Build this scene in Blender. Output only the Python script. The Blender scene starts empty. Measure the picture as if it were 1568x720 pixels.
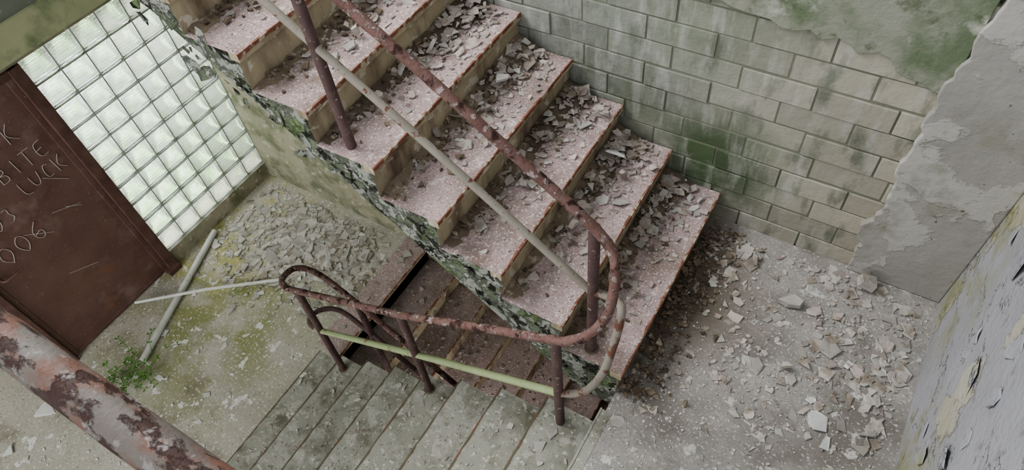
import bpy, math, random
import numpy as np
from mathutils import Vector, Matrix
random.seed(7); rng=np.random.default_rng(7)
g=.28; r=.18487; YB=2.44; YI=1.283; YA=1.18; XE=1.116; XL=-4.05; ZL=-9*r; ZU=9*r; ZD=-18*r
col=bpy.context.scene.collection
try:bpy.context.scene.view_settings.look='AgX - Medium High Contrast'
except Exception:pass
# ------------------------------------------------------------------ materials
def M(name,c1,c2,scale=3,layers=(),rough=.9,bump=.25,bscale=40,metal=0,island=0,bdist=.01):
    m=bpy.data.materials.new(name);m.use_nodes=True;nt=m.node_tree;N=nt.nodes;L=nt.links
    b=N['Principled BSDF'];b.inputs['Roughness'].default_value=rough;b.inputs['Metallic'].default_value=metal
    try:b.inputs['Specular IOR Level'].default_value=.25
    except:pass
    tc=N.new('ShaderNodeTexCoord')
    def noise(s,d=6,off=0,st=(1,1,1),dist=0):
        mp=N.new('ShaderNodeMapping');mp.inputs['Location'].default_value=(off,off*1.7,off*.6);mp.inputs['Scale'].default_value=st
        L.new(tc.outputs['Object'],mp.inputs[0])
        n=N.new('ShaderNodeTexNoise');n.inputs['Scale'].default_value=s;n.inputs['Detail'].default_value=d;n.inputs['Roughness'].default_value=.6
        n.inputs['Distortion'].default_value=dist
        L.new(mp.outputs[0],n.inputs['Vector']);return n.outputs['Fac']
    def rng_(f,a,bb):
        n=N.new('ShaderNodeMapRange');n.inputs[1].default_value=a;n.inputs[2].default_value=bb;L.new(f,n.inputs[0]);return n.outputs[0]
    def mix(f,a,bb):
        n=N.new('ShaderNodeMix');n.data_type='RGBA'
        if isinstance(f,float):n.inputs[0].default_value=f
        else:L.new(f,n.inputs[0])
        for i,x in ((6,a),(7,bb)):
            if isinstance(x,tuple):n.inputs[i].default_value=(*x,1)
            else:L.new(x,n.inputs[i])
        return n.outputs[2]
    def math_(op,a,bb=0):
        n=N.new('ShaderNodeMath');n.operation=op
        for i,x in enumerate((a,bb)):
            if isinstance(x,(int,float)):n.inputs[i].default_value=x
            else:L.new(x,n.inputs[i])
        return n.outputs[0]
    c=mix(rng_(noise(scale),.32,.68),c1,c2)
    h=noise(bscale,8,3)
    off=11
    for ly in layers:
        off+=13
        nz=noise(ly['s'],ly.get('d',8),off,ly.get('st',(1,1,1)),ly.get('dist',0))
        if 'line' in ly:f=rng_(math_('ABSOLUTE',math_('SUBTRACT',nz,.5)),ly['line'],ly['line']*.3)
        else:f=rng_(nz,ly['a'],ly['b'])
        if 'ctr' in ly:
            x,y,z,rad=ly['ctr']
            vd=N.new('ShaderNodeVectorMath');vd.operation='DISTANCE';L.new(tc.outputs['Object'],vd.inputs[0]);vd.inputs[1].default_value=(x,y,z)
            f=math_('MULTIPLY',f,rng_(vd.outputs['Value'],rad,rad*.35))
        if 'k' in ly:f=math_('MULTIPLY',f,ly['k'])
        c=mix(f,c,ly['c'])
        if ly.get('h'):h=math_('ADD',h,math_('MULTIPLY',f,ly['h']))
    if island:
        ge=N.new('ShaderNodeNewGeometry')
        v=rng_(ge.outputs['Random Per Island'],0,1)
        hs=N.new('ShaderNodeHueSaturation');L.new(c,hs.inputs['Color'])
        mr=N.new('ShaderNodeMapRange');mr.inputs[3].default_value=1-island;mr.inputs[4].default_value=1+island;L.new(v,mr.inputs[0]);L.new(mr.outputs[0],hs.inputs['Value'])
        c=hs.outputs[0]
    L.new(c,b.inputs['Base Color'])
    bp=N.new('ShaderNodeBump');bp.inputs['Strength'].default_value=bump;bp.inputs['Distance'].default_value=bdist
    L.new(h,bp.inputs['Height']);L.new(bp.outputs[0],b.inputs['Normal'])
    return m
W=(.62,.61,.58)
m_tread=M('tread_pink',(.40,.305,.30),(.30,.235,.225),5,[dict(c=(.52,.46,.44),s=30,a=.58,b=.64,h=.3),dict(c=(.17,.125,.10),s=4,a=.48,b=.72),dict(c=(.55,.5,.48),s=90,a=.56,b=.62),dict(c=(.18,.13,.11),s=110,a=.58,b=.64)],bscale=60)
m_riser=M('riser_ochre',(.45,.385,.27),(.33,.28,.195),4,[dict(c=(.14,.10,.075),s=6,a=.48,b=.68,st=(1,1,.3)),dict(c=(.5,.46,.38),s=12,a=.58,b=.62)])
m_treadA=M('tread_green_grey',(.27,.27,.225),(.37,.365,.325),3,[dict(c=(.15,.15,.11),s=6,a=.5,b=.7),dict(c=(.44,.43,.385),s=9,a=.56,b=.62,k=.7),dict(c=W,s=9,a=.65,b=.665,h=.4),dict(c=(.5,.49,.45),s=40,a=.58,b=.64),dict(c=(.15,.14,.11),s=60,a=.6,b=.66)])
m_side=M('stringer_peeling',(.13,.155,.10),(.21,.235,.175),9,[dict(c=(.36,.375,.33),s=10,a=.46,b=.52,h=1,dist=.4),dict(c=(.20,.265,.13),s=9,a=.57,b=.62,h=.5,dist=.3),dict(c=(.46,.45,.41),s=18,a=.56,b=.6,h=1),dict(c=(.045,.045,.035),s=14,a=.575,b=.6,h=-1,dist=.4)],bump=1,bdist=.025)
m_rustedge=M('rust_edge',(.15,.06,.04),(.25,.12,.08),20,[dict(c=(.42,.36,.28),s=25,a=.52,b=.6)],rough=.8)
m_edgeA=M('dark_edge',(.1,.085,.055),(.17,.15,.1),20,[dict(c=(.2,.1,.06),s=8,a=.55,b=.65)],rough=.8)
m_rust=M('rusty_pipe',(.13,.07,.06),(.2,.12,.105),14,[dict(c=(.36,.29,.27),s=34,a=.54,b=.62,h=.6),dict(c=(.045,.022,.018),s=18,a=.54,b=.62,h=-.6)],rough=.8,bump=.8)
m_postr=M('brown_paint',(.085,.052,.05),(.13,.085,.08),14,[dict(c=(.3,.26,.23),s=40,a=.62,b=.66)],rough=.55)
m_green=M('pale_green_pipe',(.33,.39,.21),(.27,.31,.18),9,[dict(c=(.2,.1,.07),s=18,a=.62,b=.68)],rough=.6)
m_grey=M('grey_pipe',(.23,.21,.175),(.29,.265,.225),9,[dict(c=(.15,.07,.05),s=22,a=.6,b=.65,h=-1)],rough=.65)
m_loop=M('loop_pipe',(.21,.195,.16),(.27,.24,.21),9,[dict(c=(.15,.07,.05),s=14,a=.52,b=.58,h=-1)],rough=.65)
m_near=M('flaking_pipe',(.165,.15,.135),(.12,.095,.085),10,[dict(c=(.16,.085,.065),s=26,a=.44,b=.54,st=(.5,1,1)),dict(c=(.045,.02,.016),s=50,a=.51,b=.56,h=-1.2,st=(.5,1,1)),dict(c=(.24,.22,.21),s=60,a=.58,b=.63)],rough=.6,bump=.7,bdist=.004)
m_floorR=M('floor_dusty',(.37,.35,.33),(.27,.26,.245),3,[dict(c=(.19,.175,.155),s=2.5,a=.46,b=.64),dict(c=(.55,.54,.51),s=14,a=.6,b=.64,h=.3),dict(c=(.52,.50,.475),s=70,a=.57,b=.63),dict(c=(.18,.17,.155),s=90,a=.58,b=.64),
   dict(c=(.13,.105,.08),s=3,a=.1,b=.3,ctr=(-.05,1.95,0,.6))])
m_floorL=M('floor_mossy',(.46,.435,.38),(.36,.345,.29),2.2,[dict(c=(.21,.23,.08),s=3,a=.40,b=.58,ctr=(-3.4,1.05,ZL,1.15),k=.85),dict(c=(.36,.33,.09),s=4,a=.46,b=.6,ctr=(-3.9,1.8,ZL,1.0),k=.75),
   dict(c=(.16,.145,.095),s=2.6,a=.56,b=.72),dict(c=(.66,.65,.63),s=9,a=.62,b=.64,h=.4),dict(c=(.58,.56,.52),s=50,a=.57,b=.63),dict(c=(.2,.19,.15),s=70,a=.6,b=.66)])
m_brick=M('painted_block',(.34,.325,.26),(.41,.38,.315),1.5,[dict(c=(.25,.265,.235),s=2.2,a=.25,b=.45,ctr=(-1.2,YB,.7,1.9),k=.95),dict(c=(.07,.11,.05),s=4,a=.34,b=.52,ctr=(-.05,YB,.38,.40),k=.9),dict(c=(.15,.18,.125),s=3,a=.38,b=.58,ctr=(-.3,YB,1.3,.6),k=.7),dict(c=(.14,.17,.115),s=4,a=.42,b=.6,ctr=(-.6,YB,.6,.45),k=.7),dict(c=(.46,.455,.425),s=14,a=.50,b=.62,st=(1,1,.2),k=.45),dict(c=(.14,.155,.12),s=10,a=.52,b=.66,st=(1,1,.4),k=.8)],island=.13,bump=.5,bscale=25)
m_mortar=M('mortar',(.17,.18,.14),(.23,.23,.18),5)
m_plgreen=M('plaster_green',(.24,.255,.205),(.31,.31,.26),2.5,[dict(c=(.14,.175,.11),s=3.5,a=.46,b=.62),dict(c=(.42,.42,.37),s=6,a=.56,b=.66),dict(c=(.09,.11,.06),s=9,a=.56,b=.64,k=.7)],bump=.5)
m_plgrey=M('plaster_grey',(.35,.335,.315),(.29,.28,.26),2.2,[dict(c=(.41,.40,.375),s=3,a=.55,b=.58,h=.6,dist=.5),dict(c=(.25,.25,.20),s=5,a=.54,b=.7),dict(c=(.14,.12,.1),s=30,a=.68,b=.7)],bump=.6,bscale=18)
m_end=M('plaster_peeling',(.39,.39,.42),(.32,.32,.35),3,[dict(c=(.43,.41,.35),s=3,a=.55,b=.57,h=-1.2),dict(c=(.26,.26,.10),s=6,a=.40,b=.62,ctr=(XE,2.42,.4,.6),k=.85),dict(c=(.27,.27,.09),s=6,a=.42,b=.62,ctr=(XE,1.35,.1,.5),k=.9),dict(c=(.2,.19,.18),s=16,a=.6,b=.68,k=.6),dict(c=(.07,.065,.06),s=2.2,d=9,line=.0035,h=-2,k=.85,st=(1,.5,1.6))],bump=.7,bdist=.02)
m_cream=M('plaster_cream',(.38,.355,.27),(.28,.27,.19),3,[dict(c=(.17,.18,.115),s=5,a=.46,b=.62),dict(c=(.46,.44,.37),s=14,a=.58,b=.64)])  # cream tones darkened overall to carry shade beneath the upper flight
m_edge=M('slab_edge_mossy',(.33,.33,.20),(.24,.26,.15),4,[dict(c=(.14,.17,.09),s=5,a=.5,b=.62)])
m_dark=M('slab_top_dark',(.12,.13,.10),(.18,.19,.15),4,[dict(c=(.3,.31,.27),s=20,a=.6,b=.66)])
m_door=M('door_brown_steel',(.14,.08,.066),(.185,.112,.095),3,[dict(c=(.25,.175,.155),s=4,a=.54,b=.72),dict(c=(.09,.048,.038),s=4,a=.54,b=.74,k=.7),dict(c=(.27,.11,.05),s=6,a=.58,b=.7,ctr=(XL,1.1,ZL,.8)),dict(c=(.3,.24,.21),s=60,a=.64,b=.68)],rough=.5,bump=.1)
m_frame=M('door_frame_paint',(.10,.055,.045),(.17,.10,.085),8,rough=.6)
m_chalk=M('chalk',(.58,.51,.49),(.42,.35,.33),30)
m_grout=M('grout',(.42,.46,.39),(.28,.31,.25),10)
m_white=M('white_plastic',(.66,.67,.64),(.55,.55,.52),8,[dict(c=(.3,.29,.24),s=12,a=.62,b=.7)],rough=.5,bump=.05)
m_chipL=M('paint_flakes_pale',(.46,.445,.415),(.36,.34,.31),8,[dict(c=(.28,.245,.2),s=14,a=.52,b=.62)],island=.25)
m_chipP=M('paint_flakes_rosy',(.43,.38,.35),(.33,.285,.26),8,[dict(c=(.26,.22,.18),s=14,a=.5,b=.62)],island=.3)
m_chipD=M('rubble_brown',(.20,.16,.12),(.13,.10,.075),8,[dict(c=(.33,.29,.235),s=20,a=.56,b=.66)],island=.4,bump=.8)
m_chipE=M('paint_curls_white',(.62,.62,.61),(.52,.52,.50),9,island=.15)
m_leaf=M('weed_leaf',(.07,.17,.035),(.12,.24,.06),9)
m_lawn=M('grass',(.12,.32,.06),(.24,.44,.13),2,[dict(c=(.7,.75,.62),s=2.5,a=.5,b=.56)])
# glass
m_glass=bpy.data.materials.new('glass_block');m_glass.use_nodes=True
nt=m_glass.node_tree;b=nt.nodes['Principled BSDF'];b.inputs['Transmission Weight'].default_value=1;b.inputs['Roughness'].default_value=.06;b.inputs['Base Color'].default_value=(.95,1,.96,1);b.inputs['IOR'].default_value=1.45
tc=nt.nodes.new('ShaderNodeTexCoord');wv=nt.nodes.new('ShaderNodeTexWave');wv.bands_direction='Z';wv.inputs['Scale'].default_value=14
nt.links.new(tc.outputs['Object'],wv.inputs['Vector']);bp=nt.nodes.new('ShaderNodeBump');bp.inputs['Strength'].default_value=.5;bp.inputs['Distance'].default_value=.004
nt.links.new(wv.outputs['Fac'],bp.inputs['Height']);nt.links.new(bp.outputs[0],b.inputs['Normal'])
tl=nt.nodes.new('ShaderNodeBsdfTranslucent');tl.inputs[0].default_value=(.95,.99,.96,1);nt.links.new(bp.outputs[0],tl.inputs['Normal'])
mx=nt.nodes.new('ShaderNodeMixShader');mx.inputs[0].default_value=.2
nt.links.new(b.outputs[0],mx.inputs[1]);nt.links.new(tl.outputs[0],mx.inputs[2]);nt.links.new(mx.outputs[0],nt.nodes['Material Output'].inputs[0])
# ------------------------------------------------------------------ mesh helper
class B:
    def __init__(s):s.v=[];s.f=[];s.m=[];s.mats=[];s.sm=[]
    def mi(s,mat):
        if mat not in s.mats:s.mats.append(mat)
        return s.mats.index(mat)
    def add(s,vs,fs,mat,smooth=False):
        o=len(s.v);s.v+= [tuple(map(float,v)) for v in vs];i=s.mi(mat)
        for f in fs:s.f.append(tuple(o+j for j in f));s.m.append(i);s.sm.append(smooth)
    def box(s,a,b,mat,top=None):
        x0,y0,z0=[min(p,q) for p,q in zip(a,b)];x1,y1,z1=[max(p,q) for p,q in zip(a,b)]
        V=[(x0,y0,z0),(x1,y0,z0),(x1,y1,z0),(x0,y1,z0),(x0,y0,z1),(x1,y0,z1),(x1,y1,z1),(x0,y1,z1)]
        s.add(V,[(3,2,1,0),(4,5,6,7),(0,1,5,4),(1,2,6,5),(2,3,7,6),(3,0,4,7)],mat)
        if top:s.m[-5]=s.mi(top)
    def prism(s,poly,ax,a,b,mat,matfn=None):
        def mk(p,c):
            if ax==1:return (p[0],c,p[1])
            if ax==0:return (c,p[0],p[1])
            return (p[0],p[1],c)
        n=len(poly);vs=[mk(p,a) for p in poly]+[mk(p,b) for p in poly];o=len(s.v);s.v+=vs
        for i in range(n):
            j=(i+1)%n;s.f.append((o+i,o+j,o+n+j,o+n+i));s.m.append(s.mi(matfn(poly[i],poly[j]) if matfn else mat));s.sm.append(False)
        s.f.append(tuple(o+i for i in range(n))[::-1]);s.m.append(s.mi(mat));s.sm.append(False)
        s.f.append(tuple(o+n+i for i in range(n)));s.m.append(s.mi(mat));s.sm.append(False)
    def tube(s,pts,rad,mat,seg=14,smooth_iter=2,caps=True,wob=0):
        P=[Vector(p) for p in pts]
        for _ in range(smooth_iter):
            if len(P)<3:break
            Q=[P[0]]
            for i in range(len(P)-1):
                a,b_=P[i],P[i+1];t=.25 if (b_-a).length<=.2 else min(.25,.05/(b_-a).length)
                if i>0:Q.append(a.lerp(b_,t))
                if i<len(P)-2:Q.append(b_.lerp(a,t))
            Q.append(P[-1]);P=Q
        if wob:
            Q=[P[0]]
            for a,b_ in zip(P,P[1:]):
                n=max(1,int((b_-a).length/.03))
                Q+=[a.lerp(b_,(i+1)/n) for i in range(n)]
            P=Q
        rings=[];up=None
        for i,p in enumerate(P):
            d=(P[min(i+1,len(P)-1)]-P[max(i-1,0)]).normalized()
            if up is None:up=d.orthogonal().normalized()
            up=(up-d*up.dot(d)).normalized();w=d.cross(up)
            rings.append([p+(up*math.cos(t)+w*math.sin(t))*(rad+random.uniform(-wob,wob)) for t in [2*math.pi*k/seg for k in range(seg)]])
        vs=[v for R in rings for v in R];fs=[]
        for i in range(len(rings)-1):
            for k in range(seg):fs.append((i*seg+k,i*seg+(k+1)%seg,(i+1)*seg+(k+1)%seg,(i+1)*seg+k))
        s.add(vs,fs,mat,True)
        if caps:
            s.add(rings[0],[tuple(range(seg))[::-1]],mat);s.add(rings[-1],[tuple(range(seg))],mat)
    def obj(s,name,bev=0,parent=None,recalc=True):
        me=bpy.data.meshes.new(name);me.from_pydata([tuple(v) for v in s.v],[],s.f)
        for m in s.mats:me.materials.append(m)
        me.polygons.foreach_set('material_index',s.m);me.polygons.foreach_set('use_smooth',s.sm)
        if recalc:
            import bmesh
            bm=bmesh.new();bm.from_mesh(me);bmesh.ops.recalc_face_normals(bm,faces=bm.faces);bm.to_mesh(me);bm.free()
        me.update();o=bpy.data.objects.new(name,me);col.objects.link(o)
        if bev:
            md=o.modifiers.new('bev','BEVEL');md.width=bev;md.segments=2;md.limit_method='ANGLE'
        if parent:o.parent=parent
        return o
def empty(name):
    e=bpy.data.objects.new(name,None);col.objects.link(e);return e
# ------------------------------------------------------------------ shell
b=B();b.box((0,-.2,-.22),(XE,YB+.03,0),m_floorR);b.obj('floor_landing')
b=B();b.box((XL,-3.2,ZL-.22),(-8*g,YB+.03,ZL),m_floorL);b.box((-5.6,-3.2,ZL-.22),(XL,.3,ZL),m_floorL);b.box((XL-.3,.3,ZL-.22),(XL,1.29,ZL),m_floorL);b.obj('floor')
b=B();b.box((0,-.2,ZD-.2),(XE,YB,ZD),m_floorR);b.box((-8*g,-.2,ZD-.2),(0,YB,ZD),m_floorR);b.obj('floor_basement')
b=B();b.box((XL,-1.5,ZU-.235),(-8*g,YB,ZU-.11),m_edge);b.box((XL,-1.5,ZU-.11),(-8*g-.02,YB,ZU),m_dark);b.box((-8*g,-1.5,ZU-.235),(XE,-.4,ZU),m_edge,m_dark);b.obj('floor_upper_landing')
b=B();b.box((-5.6,YB+.03,ZD-.2),(XE+.3,YB+.25,3.6),m_mortar)
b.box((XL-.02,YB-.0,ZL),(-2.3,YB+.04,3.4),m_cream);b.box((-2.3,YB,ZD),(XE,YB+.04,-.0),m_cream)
b.box((-2.3,YB+.006,0),(.78,YB+.04,1.4),m_mortar)
b.obj('wall_back')
b=B();bw=.312;bh=.124;j=0;z=-.02
while z<1.38:
    x=-2.35+(j%2)*bw/2+random.uniform(-.02,.02)
    while x<.80:
        ww=bw+random.uniform(-.012,.012)
        w=ww-.008;d=random.uniform(-.004,.004);a=random.uniform(-.003,.003)
        x1=min(x+w,.86)
        if x1-x>.03:b.box((x,YB+d,z+a),(x1,YB+.028,z+bh-.008+a),m_brick)
        x+=ww
    z+=bh;j+=1
b.obj('brickwork_exposed',bev=.003)
def ragged(p,q,n,amp):
    p=np.array(p,float);q=np.array(q,float);d=q-p;nn=np.array([-d[1],d[0]])/np.linalg.norm(d);out=[];off=0
    for i in range(n):
        off=.75*off+rng.normal()*amp;out.append(tuple(p+d*i/n+nn*off))
    return out
poly=ragged((-2.3,1.36),(-.3,1.25),34,.012)+ragged((-.3,1.25),(.3,1.20),12,.016)+ragged((.3,1.20),(.76,1.06),10,.02)+[(.76,3.5),(-2.3,3.5)]
b=B();b.prism(poly,1,YB-.014,YB+.028,m_plgreen);b.obj('plaster_upper',bev=.004)
poly=ragged((.745,1.6),(.70,1.0),20,.008)+ragged((.70,1.0),(.70,0.0),34,.012)+[(.70,.002),(XE,.002),(XE,3.5),(.80,3.5)]
b=B();b.prism(poly,1,YB-.03,YB+.028,m_plgrey);b.obj('plaster_corner',bev=.006)
b=B();b.box((XE,-.2,ZD-.2),(XE+.25,YB+.3,3.6),m_end);b.obj('wall_end')
b=B();b.box((-8*g,-.45,ZD-.2),(XE+.25,-.2,ZL),m_plgrey);b.box((0,-.45,ZL),(XE+.25,-.2,0),m_plgrey);b.obj('wall_front')
DY0,DY1=.20,1.26;GY0,GY1=1.285,YB;GZ0=ZL+.16;GZ1=ZL+2.12
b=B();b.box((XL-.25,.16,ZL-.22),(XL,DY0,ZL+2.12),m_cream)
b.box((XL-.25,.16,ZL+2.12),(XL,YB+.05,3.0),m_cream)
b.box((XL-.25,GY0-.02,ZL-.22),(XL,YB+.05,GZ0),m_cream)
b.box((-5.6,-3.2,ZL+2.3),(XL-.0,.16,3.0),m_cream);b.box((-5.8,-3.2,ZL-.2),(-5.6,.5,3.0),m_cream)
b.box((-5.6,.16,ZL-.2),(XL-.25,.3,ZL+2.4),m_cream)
b.obj('wall_left')
# glass block window
NR,NC=10,6;by=(GY1-GY0)/NC;bz=(GZ1-GZ0)/NR
gw=empty('window_1')
gb=B();gr=B()
for i in range(NC+1):gr.box((XL-.07,GY0+i*by-.004,GZ0),(XL-.010,GY0+i*by+.004,GZ1),m_grout)
for i in range(NR+1):gr.box((XL-.069,GY0,GZ0+i*bz-.004),(XL-.011,GY1,GZ0+i*bz+.004),m_grout)
n=9
for i in range(NC):
    for k in range(NR):
        y0=GY0+i*by+.004;y1=y0+by-.008;z0=GZ0+k*bz+.004;z1=z0+bz-.008
        def grid(xf,bul,flip,q=.6):
            vs=[];fs=[]
            for a in range(n):
                for c in range(n):
                    u=a/(n-1);v=c/(n-1);e=min(1,4*min(u,1-u,v,1-v))
                    vs.append((xf+bul*e*.5+bul*q*(1-(2*u-1)**2)*(1-(2*v-1)**2),y0+(y1-y0)*u,z0+(z1-z0)*v))
            for a in range(n-1):
                for c in range(n-1):
                    qd=(a*n+c,(a+1)*n+c,(a+1)*n+c+1,a*n+c+1);fs.append(qd[::-1] if flip else qd)
            return vs,fs
        v1,f1=grid(XL-.014,.006,False);v2,f2=grid(XL-.066,-.030,True,1.2)
        o=len(v1)
        ring=[a*n for a in range(n)]+[(n-1)*n+c for c in range(1,n)]+[a*n+n-1 for a in range(n-2,-1,-1)]+[c for c in range(n-2,0,-1)]
        f=[]
        for q in range(len(ring)):
            a,c=ring[q],ring[(q+1)%len(ring)];f.append((c,a,a+o,c+o))
        gb.add(v1+v2,f1+[tuple(q+o for q in t) for t in f2]+f,m_glass,False)
        for q in range(len(f1)*2):gb.sm[-1-len(f)-q]=True
gb.obj('glass_blocks',parent=gw);gr.obj('grout_grid',parent=gw)
# door
dr=empty('door_1');b=B();b.box((XL-.06,DY0+.05,ZL+.01),(XL-.015,DY1-.06,ZL+2.07),m_door)
b.box((XL-.02,DY0+.05,ZL+.01),(XL-.008,DY0+.09,ZL+2.07),m_door);b.box((XL-.02,DY1-.1,ZL+.01),(XL-.006,DY1-.06,ZL+2.07),m_door)
b.box((XL-.02,DY0+.09,ZL+.03),(XL-.009,DY1-.1,ZL+.05),m_door)
b.obj('leaf',bev=.003,parent=dr)
b=B();b.box((XL-.1,DY0,ZL),(XL+.025,DY0+.05,ZL+2.12),m_frame);b.box((XL-.1,DY1-.06,ZL),(XL+.03,DY1+.02,ZL+2.12),m_frame);b.box((XL-.1,DY0,ZL+2.07),(XL+.025,DY1,ZL+2.12),m_frame)
b.box((XL-.02,DY1-.1,ZL),(XL+.07,DY1+.02,ZL+.05),m_frame);b.obj('frame',bev=.004,parent=dr)
b=B();b.tube([(XL,DY0+.12,ZL+1.0),(XL+.05,DY0+.12,ZL+1.0),(XL+.05,DY0+.24,ZL+1.0)],.009,m_frame,8);b.obj('handle',parent=dr)
def stroke(b,pts):b.tube(pts,.0028,m_chalk,5,2)
gf=B()
FONT={'B':[[(0,0),(0,1),(.5,.95),(.55,.6),(0,.52),(.6,.45),(.6,.05),(0,0)]],'I':[[(.3,0),(.3,1)]],'T':[[(.3,0),(.3,1)],[(0,1),(.7,.95)]],'E':[[(.6,1),(0,1),(0,0),(.6,0)],[(0,.5),(.5,.5)]],
'L':[[(0,1),(0,0),(.6,0)]],'U':[[(0,1),(.05,.1),(.5,.05),(.6,1)]],'C':[[(.6,.9),(.2,1),(0,.5),(.2,0),(.6,.1)]],'K':[[(0,0),(0,1)],[(.6,1),(.05,.5),(.65,0)]],
'0':[[(.3,0),(0,.3),(0,.7),(.3,1),(.6,.7),(.6,.3),(.3,0)]],'3':[[(0,1),(.5,1),(.25,.6),(.6,.35),(.3,0),(0,.1)]],'6':[[(.5,1),(.05,.6),(0,.2),(.3,0),(.6,.2),(.5,.5),(.05,.4)]],'V':[[(0,1),(.3,0),(.6,1)]]}
def write(t,y,z,h):
    for ch in t:
        for s in FONT[ch]:
            stroke(gf,[(XL-.0125,y+p[0]*h*.8+random.uniform(-.006,.006),z+p[1]*h+random.uniform(-.008,.008)) for p in s])
        y+=h*.8
write('LBITE',.66,ZL+1.52,.115);write('LUCK',.80,ZL+1.36,.11);write('VIK',.75,ZL+1.72,.12);write('03',.52,ZL+1.27,.12);write('006',.42,ZL+1.03,.15)
for i in range(5):
    y=random.uniform(.5,1.0);z=ZL+random.uniform(.6,1.5);stroke(gf,[(XL-.0135,y,z),(XL-.0135,y+random.uniform(.05,.2),z+random.uniform(-.2,-.05))])
gf.obj('chalk_graffiti',parent=dr)
# ------------------------------------------------------------------ stairs
def stair_up(name,z0,mt,ms):
    b=B();pts=[(0,z0)]
    for k in range(1,10):pts+=[(-(k-1)*g,z0+k*r)]+([(-k*g,z0+k*r)] if k<9 else [])
    pts+=[(-8*g-.02,z0+9*r),(-8*g-.02,z0+9*r-.235),(-8*g+.12,z0+9*r-.29),(-.16,z0-.14),(0,z0-.14)]
    def mf(p,q):
        if abs(p[0]-q[0])<1e-6:return m_riser
        if abs(p[1]-q[1])<1e-6:return mt
        return ms
    b.prism(pts,1,YI,YB-.005,ms,mf)
    for k in range(1,10):
        x=-(k-1)*g;z=z0+k*r
        b.box((x+.022,YI-.006,z-.032),(x-.03,YB-.006,z+.004),m_riser)
        b.box((x+.020,YI-.004,z+.0045),(x-(g if k<9 else .2)+.001,YB-.006,z+.001),mt)
        n=26;vs=[];fs=[]
        for i in range(n+1):
            y=YI-.008+(YB-YI)*i/n;w=.006+random.uniform(-.003,.005);d=.012+random.uniform(-.006,.006)
            vs+=[(x+.024-w,y,z+.0065),(x+.0245,y,z+.0065),(x+.0245,y,z-d)]
        for i in range(n):
            o=3*i;fs+=[(o,o+1,o+4,o+3),(o+1,o+2,o+5,o+4)]
        b.add(vs,fs,m_rustedge)
    return b.obj(name,recalc=True)
stair_up('staircase',0,m_tread,m_side)
stair_up('staircase',ZD,m_tread,m_side)
b=B();pts=[(0,0)]
for k in range(1,9):pts+=[(-(k-1)*g,-k*r),(-k*g,-k*r)]
pts+=[(-8*g,ZL),(-8*g,ZL-.22),(-8*g+.15,ZL-.22),(0,-.25)]
def mf(p,q):
    if abs(p[0]-q[0])<1e-6:return m_riser
    if abs(p[1]-q[1])<1e-6:return m_treadA
    return m_side
b.prism(pts,1,-.2,YA,m_side,mf)
for k in range(0,9):
    x=-k*g;z=-k*r
    b.box((x-.022,-.2,z-.032),(x+.03,YA+.006,z+.002),m_treadA)
    if k:b.box((x-.02,-.2,z+.0035),(x+g-.001,YA+.004,z+.001),m_treadA)
    n=30;vs=[];fs=[]
    for i in range(n+1):
        y=-.2+(YA+.208)*i/n;w=.008+random.uniform(-.004,.004)
        vs+=[(x-.024+w,y,z+.0055),(x-.0245,y,z+.0055),(x-.0245,y,z-.012)]
    for i in range(n):
        o=3*i;fs+=[(o,o+1,o+4,o+3),(o+1,o+2,o+5,o+4)]
    b.add(vs,fs,m_edgeA if k else m_treadA)
b.obj('staircase')
# ------------------------------------------------------------------ handrails
Y1=1.34;Y2=1.11
b=B()
b.tube([(-2.4,Y1,2.58),(-1.06,Y1,1.67),(-.65,Y1,1.39),(-.15,Y1,1.04),(-.06,1.32,.97),(-.03,1.27,.88),(-.02,1.20,.78),(-.055,1.14,.69),(-.15,Y2,.61)],.0195,m_rust,wob=.0012)
b.tube([(-.15,Y2,.61),(-.61,Y2,.35),(-1.05,Y2,.09),(-2.04,Y2,-.38),(-2.13,1.16,-.41),(-2.13,1.28,-.43),(-2.03,Y1,-.50),(-1.77,Y1,-.66),(-.15,Y1,-1.85)],.0185,m_rust,wob=.001)
b.tube([(-2.4,Y1,2.2),(-1.46,Y1,1.57),(-.79,Y1,1.10),(-.15,Y1,.63)],.016,m_grey)
b.tube([(-.15,Y1,.64),(-.03,1.33,.68),(0,1.28,.66),(-.005,1.22,.50),(-.015,1.17,.36),(-.08,1.12,.2),(-.2,Y2,.12)],.017,m_loop)
b.tube([(-.2,Y2,.12),(-1.05,Y2,-.31),(-1.96,Y2,-.80)],.018,m_green)
b.tube([(-1.96,Y2,-.80),(-2.08,1.14,-.84),(-2.1,1.25,-.87),(-2.0,Y1,-.9),(-1.77,Y1,-1.05),(-.15,Y1,-2.25)],.017,m_postr)
for x,y,z0,z1 in [(-.15,Y1,.185,1.04),(-1.26,Y1,.92,1.80),(-2.1,Y1,8*r,2.37),(-.19,Y2,-.19,.59),(-1.06,Y2,-4*r,.08),(-1.91,Y2,-7*r,-.32),(-1.77,Y1,ZD+7*r,-.66),(-.43,Y1,ZD+2*r,-1.65)]:
    b.tube([(x,y,z0),(x,y,z1)],.022,m_postr);b.tube([(x,y,z0),(x,y,z0+.008)],.032,m_edgeA)
b.obj('stair_handrail',recalc=False)
b=B();b.tube([(-2.2,.041,2.42),(1.05,.041,2.42)],.0175,m_near,28,wob=.0004)
for x in (.85,-2.1):
    b.tube([(x,.041,2.42),(x,.041,1.55),(x,-.4,1.55)],.016,m_postr)
b.obj('gallery_guard_rail',recalc=False)
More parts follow.
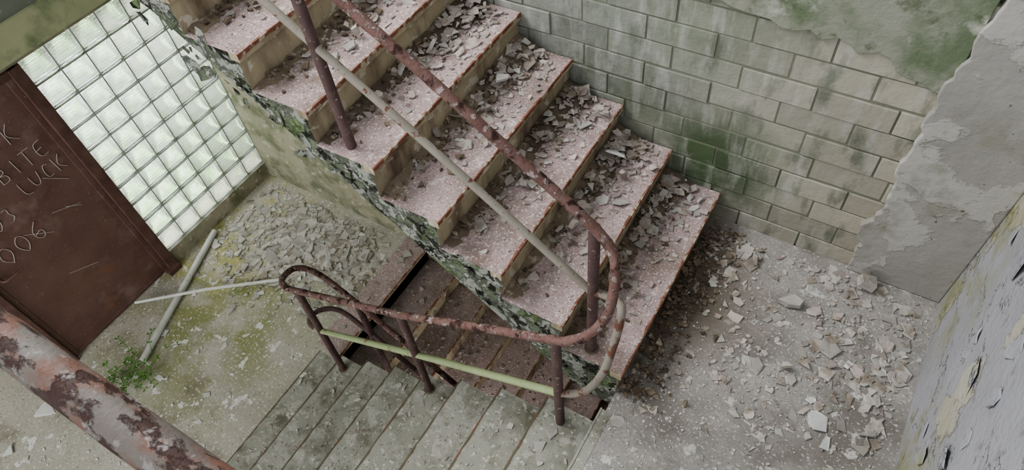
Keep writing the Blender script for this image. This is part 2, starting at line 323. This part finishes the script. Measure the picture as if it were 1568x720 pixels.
# ------------------------------------------------------------------ debris
def flakes(b,pts,sz,mat,tilt=.25,thick=.004,nrm=None,sub=None):
    for (x,y,z),s in zip(pts,sz):
        n=random.choice([3,4,4,5,5,6,7]);a0=random.uniform(0,6.28);rad=[s*random.uniform(.5,1.15) for _ in range(n)];asp=random.uniform(.45,1)
        ang=sorted([a0+6.283*(i+random.uniform(-.35,.35))/n for i in range(n)])
        tx,ty=random.gauss(0,tilt),random.gauss(0,tilt);t=thick*random.uniform(.5,1.8)
        rot=Matrix.Rotation(random.uniform(0,6.28),3,'Z')
        e=Matrix.Rotation(tx,3,'X')@Matrix.Rotation(ty,3,'Y')@rot
        top=[];bot=[]
        lift=s*(abs(tx)+abs(ty))*.45
        for q,aa in zip(rad,ang):
            v=Vector((q*math.cos(aa),asp*q*math.sin(aa),0));c=random.uniform(-.08,.12)*s
            p1=e@(v*random.uniform(.8,1)+Vector((0,0,t+c)));p2=e@(v+Vector((0,0,c)))
            if nrm:p1=nrm@p1;p2=nrm@p2
            base=Vector((x,y,z))+((nrm@Vector((0,0,lift))) if nrm else Vector((0,0,lift)))
            top.append(base+p1);bot.append(base+p2)
        b.add(top+bot,[tuple(range(n)),tuple(range(2*n-1,n-1,-1))]+[(i,(i+1)%n+0,(i+1)%n+n,i+n)[::-1] for i in range(n)],mat)
def ln(m,s,n,mx):return np.minimum(rng.lognormal(math.log(m),s,n),mx)
deb=B()
for k in range(1,9):
    z=k*r+.004
    n=40;vs=[];fs=[];ph=random.uniform(0,9)
    for i in range(n+1):
        y=YI+.02+(YB-YI-.03)*i/n;u=i/n
        w=.06+.10*u*u+.02*math.sin(i*.7+ph)+random.uniform(-.012,.012);h=.014+.045*u*u+random.uniform(-.006,.010)
        xb=-k*g
        vs+=[(xb+.001,y,z+h),(xb+w*.45,y,z+h*.6+random.uniform(-.006,.006)),(xb+w,y,z-.001)]
    for i in range(n):
        o=3*i;fs+=[(o,o+1,o+4,o+3),(o+1,o+2,o+5,o+4)]
    deb.add(vs,fs,m_chipD,True)
    N=170;u=rng.beta(2.8,1.0,N);v=rng.beta(1.1,1.7,N)
    X=-k*g+.02+v*(g-.03);Yy=YI+.03+u*(YB-YI-.07)
    hz=np.clip(.08*u**2-v*.12+.005,0,.05)
    flakes(deb,zip(X,Yy,z+hz),ln(.018,.5,N,.048),m_chipP,.2,.004)
    N=45;u=rng.beta(2.2,1.0,N);v=rng.beta(1.2,1.6,N)
    X=-k*g+.02+v*(g-.03);Yy=YI+.03+u*(YB-YI-.07)
    flakes(deb,zip(X,Yy,z+np.clip(.08*u**2-v*.12+.01,0,.05)),ln(.021,.5,N,.05),m_chipL,.18,.004)
    N=170;u=rng.beta(1.4,1.1,N);v=rng.beta(1,4,N)
    X=-k*g+.01+v*(g-.03);Yy=YI+.02+u*(YB-YI-.06)
    flakes(deb,zip(X,Yy,z+np.clip(.015+.03*u-v*.2,0,.05)),ln(.012,.5,N,.03),m_chipD,.4,.007)
    N=200;u=rng.uniform(0,1,N);v=rng.uniform(0,1,N)
    flakes(deb,zip(-k*g+.02+v*(g-.01),YI+u*(YB-YI-.03),[z]*N),ln(.004,.5,N,.012),m_chipL,.15,.002)
    N=5;u=rng.uniform(.3,1,N);v=rng.uniform(0,.7,N)
    flakes(deb,zip(-k*g+.02+v*(g-.01),YI+u*(YB-YI-.08),[z+.02]*N),ln(.022,.3,N,.035),m_chipP,.4,.022)
big=[(-.42,1.98,2*r),(-.5,1.9,2*r),(-.6,2.3,3*r+.05),(-1.02,2.1,4*r+.05),(-1.0,2.3,4*r+.05),(-.95,1.7,4*r),(-.7,1.55,3*r),(-.2,2.3,r+.04),(-1.3,2.0,5*r+.03),(-1.5,1.6,6*r),(-.75,1.45,3*r)]
flakes(deb,big,[random.uniform(.035,.055) for _ in big],m_chipL,.3,.008)
flakes(deb,[(-.47,2.2,3*r-.12)],[.08],m_chipE,.25,.006)
flakes(deb,[(-1.62,1.75,6*r),(-1.1,1.5,4*r+.01),(-.2,1.62,r+.006)],[.04,.035,.03],m_chipE,.15,.004)
deb.obj('rubble_on_steps',recalc=False)
deb=B()
for k in range(1,9):
    N=60;u=rng.uniform(0,1,N);v=rng.beta(1,2,N)
    flakes(deb,zip(-k*g+.02+v*(g-.03),YI+.02+u*(YB-YI-.1),[ZD+k*r+.004]*N),ln(.012,.5,N,.035),m_chipP,.3)
deb.obj('rubble_on_steps',recalc=False)
deb=B()
def fld(X,Y):return np.clip(.82-(YB-Y)/1.2+.5*np.sin(X*7+1.2)*np.sin(Y*6+X*3)+.25*(X>.6),0.03,1)
N=2400;X=rng.uniform(.02,XE-.06,N);Yy=rng.uniform(.5,YB-.08,N);keep=rng.uniform(0,1,N)<fld(X,Yy);X=X[keep];Yy=Yy[keep];h=len(X)//2
flakes(deb,zip(X[:h],Yy[:h],[.001]*h),ln(.020,.6,h,.06),m_chipL,.06,.0025)
flakes(deb,zip(X[h:],Yy[h:],[.001]*len(X[h:])),ln(.015,.6,len(X[h:]),.045),m_chipP,.12,.003)
N=520;X=np.abs(rng.normal(0,.10,N))+.015;Yy=rng.uniform(YI+.0,YB-.05,N)
flakes(deb,zip(X,Yy,np.clip(.02-X*.2,0.001,.05)),ln(.012,.5,N,.03),m_chipD,.35,.005)
N=40;flakes(deb,zip(XE-.09-np.abs(rng.normal(0,.12,N)),rng.uniform(1.1,YB-.12,N),[.001]*N),ln(.035,.35,N,.07),m_chipL,.08)
N=1700;flakes(deb,zip(rng.uniform(.0,XE-.03,N),rng.uniform(.4,YB-.1,N),[.001]*N),ln(.004,.45,N,.009),m_chipE,.1,.002)
flakes(deb,[(.795,1.575,.002),(.86,1.50,.002),(.75,1.66,.002),(.84,1.9,.003)],[.07,.045,.03,.03],m_chipE,.06,.003)
flakes(deb,[(.80,2.34,.01),(.52,2.1,.01),(.3,2.25,.01),(.6,1.75,.005)],[.06,.06,.045,.05],m_chipL,.2,.03)
deb.obj('fallen_plaster_debris',recalc=False)
deb=B()
N=1300;X=-3.25+rng.normal(0,.38,N);Yy=1.98+rng.normal(0,.27,N);kk=(X>XL+.08)&(X<-2.28)&(Yy<YB-.08);X=X[kk];Yy=Yy[kk]
flakes(deb,zip(X,Yy,[ZL+.001]*len(X)),ln(.032,.5,len(X),.085),m_chipL,.08)
N=380;X=rng.uniform(XL+.05,-2.3,N);Yy=rng.uniform(-.8,2.3,N)
flakes(deb,zip(X,Yy,[ZL+.001]*N),ln(.011,.6,N,.04),m_chipE,.1,.002)
flakes(deb,[(-3.9,-.15,ZL),(-3.85,-.5,ZL),(-3.0,1.05,ZL),(-3.6,.75,ZL)],[.11,.12,.05,.05],m_chipE,.04,.003)
for k in range(1,9):
    N=80;flakes(deb,zip(-k*g+rng.uniform(.01,.25,N),rng.uniform(0,YA-.02,N),[-k*r+.005]*N),ln(.007,.8,N,.04),m_chipL,.1,.002)
deb.obj('fallen_plaster_debris',recalc=False)
deb=B();nr=Matrix.Rotation(math.pi/2,3,'X')
N=40;X=-rng.uniform(0.05,2.2,N);off=rng.uniform(-.12,.10,N);Z=-X*r/g+.02+off
flakes(deb,zip(X,[YI-.001]*N,Z),ln(.03,.5,N,.07),m_side,.06,.002,nr)
N=22;X=-rng.uniform(0.05,2.2,N);flakes(deb,zip(X,[YI-.002]*N,-X*r/g-.13+rng.uniform(-.02,.02,N)),ln(.03,.4,N,.06),m_side,.35,.002,nr)
deb.obj('peeling_paint_stringer',recalc=False)
deb=B();nr=Matrix.Rotation(-math.pi/2,3,'Y')
N=12;flakes(deb,zip([XE-.001]*N,rng.uniform(.9,YB-.2,N),rng.uniform(.15,1.3,N)),ln(.09,.4,N,.14),m_end,.05,.003,nr)
deb.obj('peeling_paint_wall',recalc=False)
# ------------------------------------------------------------------ loose pipes + weed
b=B();b.tube([(-3.99,1.68,ZL+.03),(-3.54,.49,ZL+.03)],.026,m_white,16);b.obj('white_plastic_pipe',recalc=False)
b=B();b.tube([(-3.97,.81,ZL+.09),(-3.55,1.2,ZL+.065),(-3.1,1.58,ZL+.02)],.013,m_white,12);b.obj('thin_conduit_pipe',recalc=False)
b=B()
for i in range(26):
    a=random.uniform(0,6.28);l=random.uniform(.08,.28);c=Vector((-3.5+random.gauss(0,.06),.38+random.gauss(0,.08),ZL))
    pts=[c+Vector((math.cos(a)*l*t,math.sin(a)*l*t,.10*math.sin(t*2.4)*random.uniform(.8,1.2)+.002)) for t in (0,.35,.7,1)]
    b.tube(pts,.002,m_leaf,5,1)
    for t in range(1,4):
        for s in (-1,1):
            p=pts[t];d=Vector((math.cos(a+s*1.0),math.sin(a+s*1.0),.2))*.03;w=Vector((-d.y,d.x,0))*.3
            b.add([p,p+d*.5+w,p+d,p+d*.5-w],[(0,1,2,3)],m_leaf)
b.obj('weed_plant',recalc=False)
b=B();b.box((-30,-20,-2.0),(-5.9,25,-1.9),m_lawn);b.box((-6,.6,-2.0),(XL-.31,25,-1.9),m_lawn);b.obj('lawn_ground')
# ------------------------------------------------------------------ light
w=bpy.data.worlds.new('w');bpy.context.scene.world=w;w.use_nodes=True
w.node_tree.nodes['Background'].inputs[0].default_value=(.95,.975,1,1);w.node_tree.nodes['Background'].inputs[1].default_value=1.2
def area(name,loc,tgt,sx,sy,pw,c=(1,1,1)):
    l=bpy.data.lights.new(name,'AREA');l.shape='RECTANGLE';l.size=sx;l.size_y=sy;l.energy=pw;l.color=c
    o=bpy.data.objects.new(name,l);col.objects.link(o);o.location=loc;o.rotation_euler=(Vector(tgt)-Vector(loc)).to_track_quat('-Z','Y').to_euler()
area('upper_window_light',(-3.9,1.1,4.4),(0,1.3,.3),2.4,2.0,255,(1,.99,.98))
area('daylight_outside',(-6.3,1.9,2.3),(-4.1,1.9,-.6),3,2.5,900)
area('entrance_daylight',(-3.0,-3.0,.8),(-3.0,1,-1.6),1.6,1.6,80)
area('basement_fill',(-.9,.7,-1.9),(-1.2,1.8,-2.6),.5,.3,14,(1,.97,.93))  # unseen light added to brighten the lower flight's treads
cam=bpy.data.cameras.new('cam');co=bpy.data.objects.new('camera',cam);col.objects.link(co)
cam.sensor_width=36;cam.lens=36*1044.815/1568;cam.clip_start=.05
co.matrix_world=Matrix(((.8542,-.3655,.3698,.47466),(.5139,.7018,-.4933,.0385),(-.0792,.6113,.7875,2.86354),(0,0,0,1)))
bpy.context.scene.camera=co
